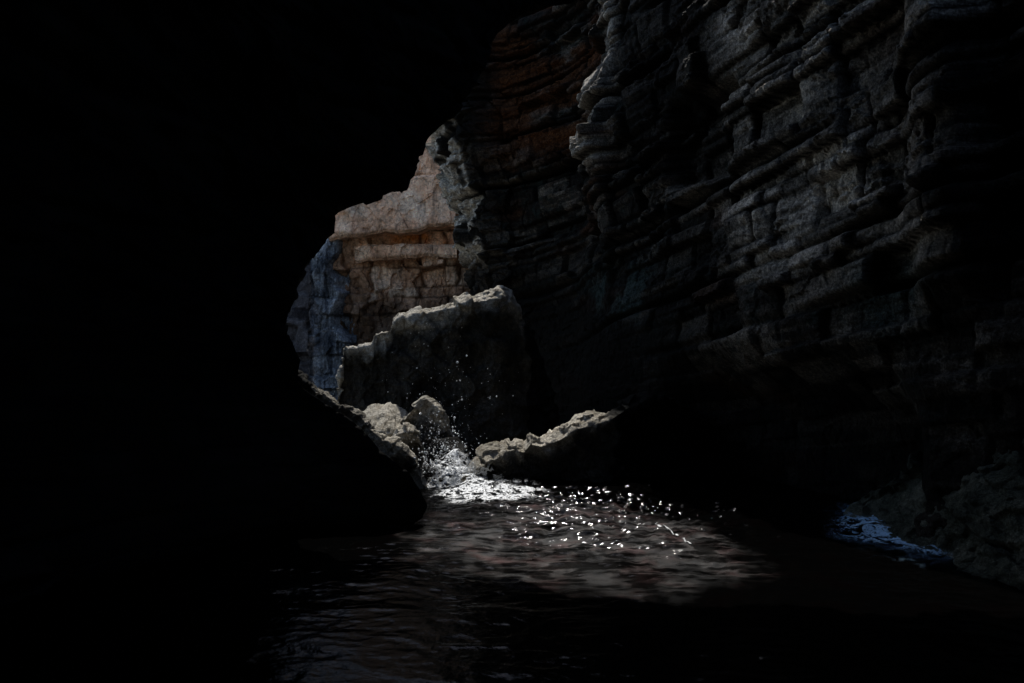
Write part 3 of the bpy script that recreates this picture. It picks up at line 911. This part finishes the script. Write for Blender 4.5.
def spray():
    rng = np.random.default_rng(5)
    import bmesh
    bm = bmesh.new()
    bmesh.ops.create_icosphere(bm, subdivisions=1, radius=1.0)
    sv = np.array([x.co[:] for x in bm.verts])
    sf = np.array([[x.index for x in fc.verts] for fc in bm.faces])
    bm.free()
    pts = []
    def rad(a, b, p):
        return a + b * rng.random() ** p
    for _ in range(260):                          # plume over the splash
        pts.append((440 + rng.normal() * 19, 474 - abs(rng.normal()) * 30, 13.6 + rng.normal() * 0.4, rad(0.0022, 0.010, 5)))
    for _ in range(110):                          # thin drift against the dark boulder
        pts.append((428 + rng.normal() * 30, 418 - rng.random() * 95, 13.8 + rng.normal() * 0.6, rad(0.0018, 0.005, 4)))
    for cx, cy, sx, sy, n in ((428, 428, 10, 12, 60), (452, 440, 16, 16, 90), (462, 400, 5, 22, 26), (495, 388, 10, 10, 9),
                              (488, 402, 8, 3, 5), (424, 460, 5, 8, 50), (446, 452, 8, 8, 90)):
        for _ in range(n):
            pts.append((cx + rng.normal() * sx, cy + rng.normal() * sy, 13.7 + rng.normal() * 0.3, rad(0.003, 0.013, 4)))
    lines = [[(432, 492), (433, 478), (440, 470), (452, 466), (466, 470), (478, 480)],
             [(440, 500), (448, 484), (462, 477), (476, 482), (486, 490)],
             [(450, 505), (462, 494), (478, 488), (492, 492), (503, 500)],
             [(490, 503), (503, 494), (512, 489), (520, 492), (530, 498), (545, 502)],
             [(436, 462), (441, 452), (447, 446)], [(418, 466), (424, 467), (427, 458), (426, 450)],
             [(500, 500), (508, 495), (516, 488), (522, 496)], [(444, 488), (456, 490), (470, 500), (484, 502)],
             [(430, 480), (438, 486), (446, 496)], [(454, 470), (462, 464), (470, 466), (474, 474)]]
    for k, ln in enumerate(lines):                # ropes of white water breaking up into drops
        ln, _ = resample(np.array(ln, float), 130)
        th = 0.45 + fbm(np.arange(130) * 0.09, np.arange(130) * 0.0, np.arange(130) * 0.0, 3, 340 + k)
        d0 = 13.5 + rng.random() * 0.4
        for q in range(130):
            if rng.random() < th[q] + 0.2:
                sc = 2.0 + 3.0 * fbm(np.array([q * 0.05]), np.array([0.0]), np.array([0.0]), 2, 350 + k)[0]
                pts.append((ln[q, 0] + rng.normal() * (1.0 + abs(sc) * 0.6), ln[q, 1] + rng.normal() * 1.6, d0, rad(0.003, 0.014, 2.5)))
    V, F = [], []
    for i, (px, py, d, r) in enumerate(pts):
        c = P(px, max(min(py, 492), 300), d)
        V.append(sv * r * (np.array([1, 1, 1.0]) + rng.random(3) * 0.8) + c)
        F.append(sf + i * len(sv))
    V = np.concatenate(V)
    c = np.array([-1.3, 13.6, 0.4])
    o = make_obj('spray', V - c, np.concatenate(F), M_DROP, None, True)
    o.location = c
    tag(o, 'bright water droplets flying up above the splash', 'spray', kind='stuff')


# ------------------------------------------------------------------ build
wall = right_wall()
arch = dark_arch()
cl = cliff()
water()

# --- boulder below the cliff
D = 17.2
rg = [P(a, b, D) for a, b in ((337, 425), (338, 400), (341, 376), (345, 349), (358, 347), (373, 344), (375, 333), (390, 329),
                              (395, 319), (415, 312), (440, 306), (458, 301), (470, 294), (484, 289), (503, 286), (510, 291), (518, 303), (534, 330), (548, 375), (556, 430))]
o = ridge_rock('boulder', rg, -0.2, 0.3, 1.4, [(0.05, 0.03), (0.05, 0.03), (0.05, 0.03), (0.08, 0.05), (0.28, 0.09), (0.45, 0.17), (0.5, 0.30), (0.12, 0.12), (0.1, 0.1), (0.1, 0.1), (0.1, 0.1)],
               M_BOULD, 401, n=460, mf=120, wetz=0.2, blocky=0.0, lump=0.12, front_shade=0.98, rough=0.03, chips=0.055, top_shade=[0.2, 0.2, 0.2, 0.15, 0.05, 0, 0, 0.4, 1.2, 1.3, 1.3], loc=(-2.0, 17.2, 0.0))
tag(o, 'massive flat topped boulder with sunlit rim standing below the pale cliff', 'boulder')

# --- rocks behind the splash
rg = [P(a, b, 16.2) for a, b in ((352, 425), (358, 413), (366, 405), (376, 402), (388, 401), (398, 404), (406, 410), (414, 424), (420, 445))]
o = ridge_rock('rock', rg, -0.2, 0.5, 0.8, [(0.5, 0.2), (0.8, 0.5), (0.9, 0.55), (0.6, 0.4), (0.3, 0.2)], M_BOULD, 412, n=200, mf=60, wetz=0.0,
               lump=0.10, rough=0.02, chips=0.035, top_shade=[0.4, 0.25, 0.2, 0.3, 0.5], loc=(-2.6, 16.8, 0.0))
tag(o, 'low pale grey sunlit rock behind the dark sloping ledge', 'rock')
rg = [P(a, b, 15.8) for a, b in ((392, 432), (400, 421), (408, 411), (414, 404), (420, 398), (427, 395), (433, 398), (440, 404), (446, 416), (452, 440))]
o = ridge_rock('rock', rg, -0.2, 0.7, 0.8, [(0.1, 0.06), (0.14, 0.07), (0.14, 0.08), (0.2, 0.12), (0.1, 0.08)], M_BOULD, 423, n=200, mf=70, wetz=0.2,
               lump=0.06, rough=0.04, loc=(-1.8, 16.2, 0.0))
tag(o, 'dark peaked rock with bright sunlit crest behind the splash', 'rock')
rg = [P(a, b, 15.4) for a, b in ((392, 440), (398, 430), (406, 426), (414, 427), (420, 433), (425, 445))]
o = ridge_rock('rock', rg, -0.2, 0.4, 0.5, [(0.1, 0.05), (0.18, 0.1), (0.16, 0.1), (0.1, 0.05)], M_BOULD, 434, n=140, mf=60, wetz=0.2,
               lump=0.06, rough=0.05, loc=(-2.0, 15.3, 0.0), pit=0.05)
tag(o, 'small knobbly damp rock in front of the peaked rock', 'rock')
o = chunk('rock', tuple(P(456, 452, 15.4)), (0.45, 0.4, 0.32), 445, M_DARK, None, rot=0.6, rough=0.05, wetz=0.3)
tag(o, 'low black rock half hidden by flying spray', 'rock')

# --- dark sloping ledge at the left of the splash
rg = [P(a, b, dd) for a, b, dd in ((240, 340, 13.6), (285, 362, 13.8), (300, 374, 14), (312, 383, 14), (322, 389, 14), (345, 402, 14), (362, 412, 14),
                                   (372, 424, 13.9), (384, 434, 13.9), (402, 442, 13.8), (416, 452, 13.7), (424, 470, 13.6),
                                   (430, 488, 13.5), (436, 512, 13.4))]
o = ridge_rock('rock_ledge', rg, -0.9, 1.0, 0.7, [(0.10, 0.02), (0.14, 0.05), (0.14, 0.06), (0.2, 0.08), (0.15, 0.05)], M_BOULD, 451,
               n=360, mf=90, wetz=-3, lump=0.10, rough=0.04, loc=(-3.0, 13.5, 0.0), chips=0.04, top_shade=[1, 0.8, 0.5, 0.45, 0.4, 0.45, 0.7])
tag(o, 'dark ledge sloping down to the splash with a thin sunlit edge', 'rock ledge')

# --- sunlit ledge at the right of the splash
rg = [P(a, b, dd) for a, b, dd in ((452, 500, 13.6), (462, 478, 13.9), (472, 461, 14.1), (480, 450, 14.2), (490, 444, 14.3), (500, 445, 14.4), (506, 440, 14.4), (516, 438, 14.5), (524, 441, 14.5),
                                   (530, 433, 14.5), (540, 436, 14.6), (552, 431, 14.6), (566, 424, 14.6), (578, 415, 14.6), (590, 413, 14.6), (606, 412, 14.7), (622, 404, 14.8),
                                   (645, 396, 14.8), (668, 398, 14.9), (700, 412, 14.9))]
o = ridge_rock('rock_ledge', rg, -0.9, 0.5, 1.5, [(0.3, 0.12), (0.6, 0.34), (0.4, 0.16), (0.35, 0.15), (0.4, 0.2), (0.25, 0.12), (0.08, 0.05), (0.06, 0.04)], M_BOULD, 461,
               n=420, mf=100, wetz=0.2, lump=0.12, rough=0.035, drop_in=0.3, loc=(0.3, 14.0, 0.0), pit=0.02, chips=0.055, front_shade=0.9, top_shade=[0, 0, 0, 0, 0.1, 0.15, 0.55, 0.7, 0.9, 1])
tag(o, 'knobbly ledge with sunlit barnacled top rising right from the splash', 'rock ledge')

# --- weedy toe of rock at the right edge
rg = [(5.05, 11.5, 0.3), (5.25, 10.8, 0.7), (5.4, 10.0, 1.15), (5.6, 9.2, 1.5), (5.85, 8.2, 1.65), (6.25, 6.8, 1.6), (6.7, 5.0, 1.6)]
o = ridge_rock('rock_ledge', rg, -0.6, 0.25, 0.8, [(0.05, 0.05), (0.08, 0.08), (0.08, 0.08)], M_WEED, 471,
               n=360, mf=130, wetz=-2, lump=0.16, rough=0.05, loc=(5.0, 9.2, 0.0), front_shade=0.0, chips=0.06, drop_in=0.0, fx=1.05)
tag(o, 'weedy greenish rock shelf at the water edge on the far right', 'rock ledge')

# --- far end wall of the cave behind the viewer
xs = np.arange(-16, 16, 0.5)
zs = np.arange(-2, 14, 0.5)
X, Z = np.meshgrid(xs, zs, indexing='ij')
o = sheet('cave_end', np.stack([X, -8.5 + 0.8 * fbm(X * .3, X * 0, Z * .3, 4, 501), Z], 2), M_DARK, None, False,
          dict(tint=0.5 + 0 * X, joint=0 * X, wet_shade=0 * X))
o['kind'] = 'structure'

# --- foam
ol = [on_water(*q) for q in ((430, 484), (436, 480), (452, 478.5), (470, 481), (505, 488), (548, 492), (556, 500), (520, 505), (486, 509), (440, 507))]
fo = foam_patch('foam', ol, M_FOAM, 601, heap=0.12, dense=0.36, climb=0.5)
uu = np.linspace(0, 1, 120)
vv = np.linspace(0, 1, 80)
A, Bv = np.meshgrid(uu, vv, indexing='ij')
topy = 488 - (30 * np.exp(-((A - 0.25) / 0.22) ** 2) + 16 * np.exp(-((A - 0.55) / 0.15) ** 2) + 9) * (1 + 0.5 * fbm(A * 9, A * 0, A * 0, 3, 630))
PX = 424 + 122 * A + 5 * fbm(A * 5, Bv * 3, A * 0, 3, 631)
PY = 503 + (topy - 503) * Bv
DD = 13.45 + 0.25 * fbm(A * 4, Bv * 2, A * 0, 3, 632) + 0.25 * Bv
Gs = np.stack([(PX - 512) / FPX * DD, DD, EYE - (PY - 341.5) / FPX * DD], 2) - np.array(fo.location)
sheet('splash_sheet', Gs, M_FOAM, fo, False, dict(cover=np.clip(0.36 * (1 - Bv) ** 0.8 + 0.10, 0, 1) * sstep(0, 0.06, A) * sstep(1, 0.85, A) * sstep(1.0, 0.8, Bv)))
tag(fo, 'bright white churning foam where the wave breaks between the ledges', 'foam')
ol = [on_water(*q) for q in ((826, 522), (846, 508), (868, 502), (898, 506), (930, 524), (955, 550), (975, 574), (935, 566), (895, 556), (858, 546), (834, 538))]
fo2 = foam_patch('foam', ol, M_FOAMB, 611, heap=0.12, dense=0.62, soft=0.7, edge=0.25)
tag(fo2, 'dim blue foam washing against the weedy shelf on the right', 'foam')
ol = [on_water(*q) for q in ((655, 527), (668, 531), (679, 536), (691, 547), (690, 547.5), (678, 537), (667, 532))]
fo3 = foam_patch('foam', ol, M_FOAM, 621, heap=0.0, step=0.012, dense=1.0, soft=0.05, edge=0.02, jit=0.04)
tag(fo3, 'thin white foam streak lying across the glittering water', 'foam')
spray()

# ------------------------------------------------------------------ light, sky, camera
wd = bpy.data.worlds.new("World")
SC.world = wd
wd.use_nodes = True
nt = wd.node_tree
bg = nt.nodes.get('Background') or nt.nodes.new('ShaderNodeBackground')
sky = nt.nodes.new('ShaderNodeTexSky')
sky.sky_type = 'NISHITA'
sky.sun_disc = False
sky.sun_elevation = SUN_EL
sky.sun_rotation = SUN_AZ
nt.links.new(sky.outputs[0], bg.inputs[0])
bg.inputs[1].default_value = 0.15

ld = bpy.data.lights.new('sun', 'SUN')
ld.energy = 5.0
ld.angle = R(0.5)
ld.color = (1.0, 0.96, 0.9)
lo = bpy.data.objects.new('sun', ld)
COL.objects.link(lo)
from mathutils import Vector
sd = Vector((math.sin(SUN_AZ) * math.cos(SUN_EL), math.cos(SUN_AZ) * math.cos(SUN_EL), math.sin(SUN_EL)))
lo.rotation_euler = sd.to_track_quat('Z', 'Y').to_euler()
lo.location = sd * 40

cd = bpy.data.cameras.new('camera')
cd.sensor_width = 36.0
cd.lens = FPX / W * 36.0
cd.clip_end = 3000
cam = bpy.data.objects.new('camera', cd)
COL.objects.link(cam)
cam.location = (0, 0, EYE)
cam.rotation_euler = (R(90), 0, 0)
SC.camera = cam

SC.view_settings.view_transform = 'Standard'
SC.view_settings.look = 'None'
SC.view_settings.exposure = 0
SC.view_settings.gamma = 1
SC.cycles.max_bounces = 5
SC.cycles.diffuse_bounces = 2
SC.cycles.transparent_max_bounces = 12
SC.cycles.sample_clamp_indirect = 3.0
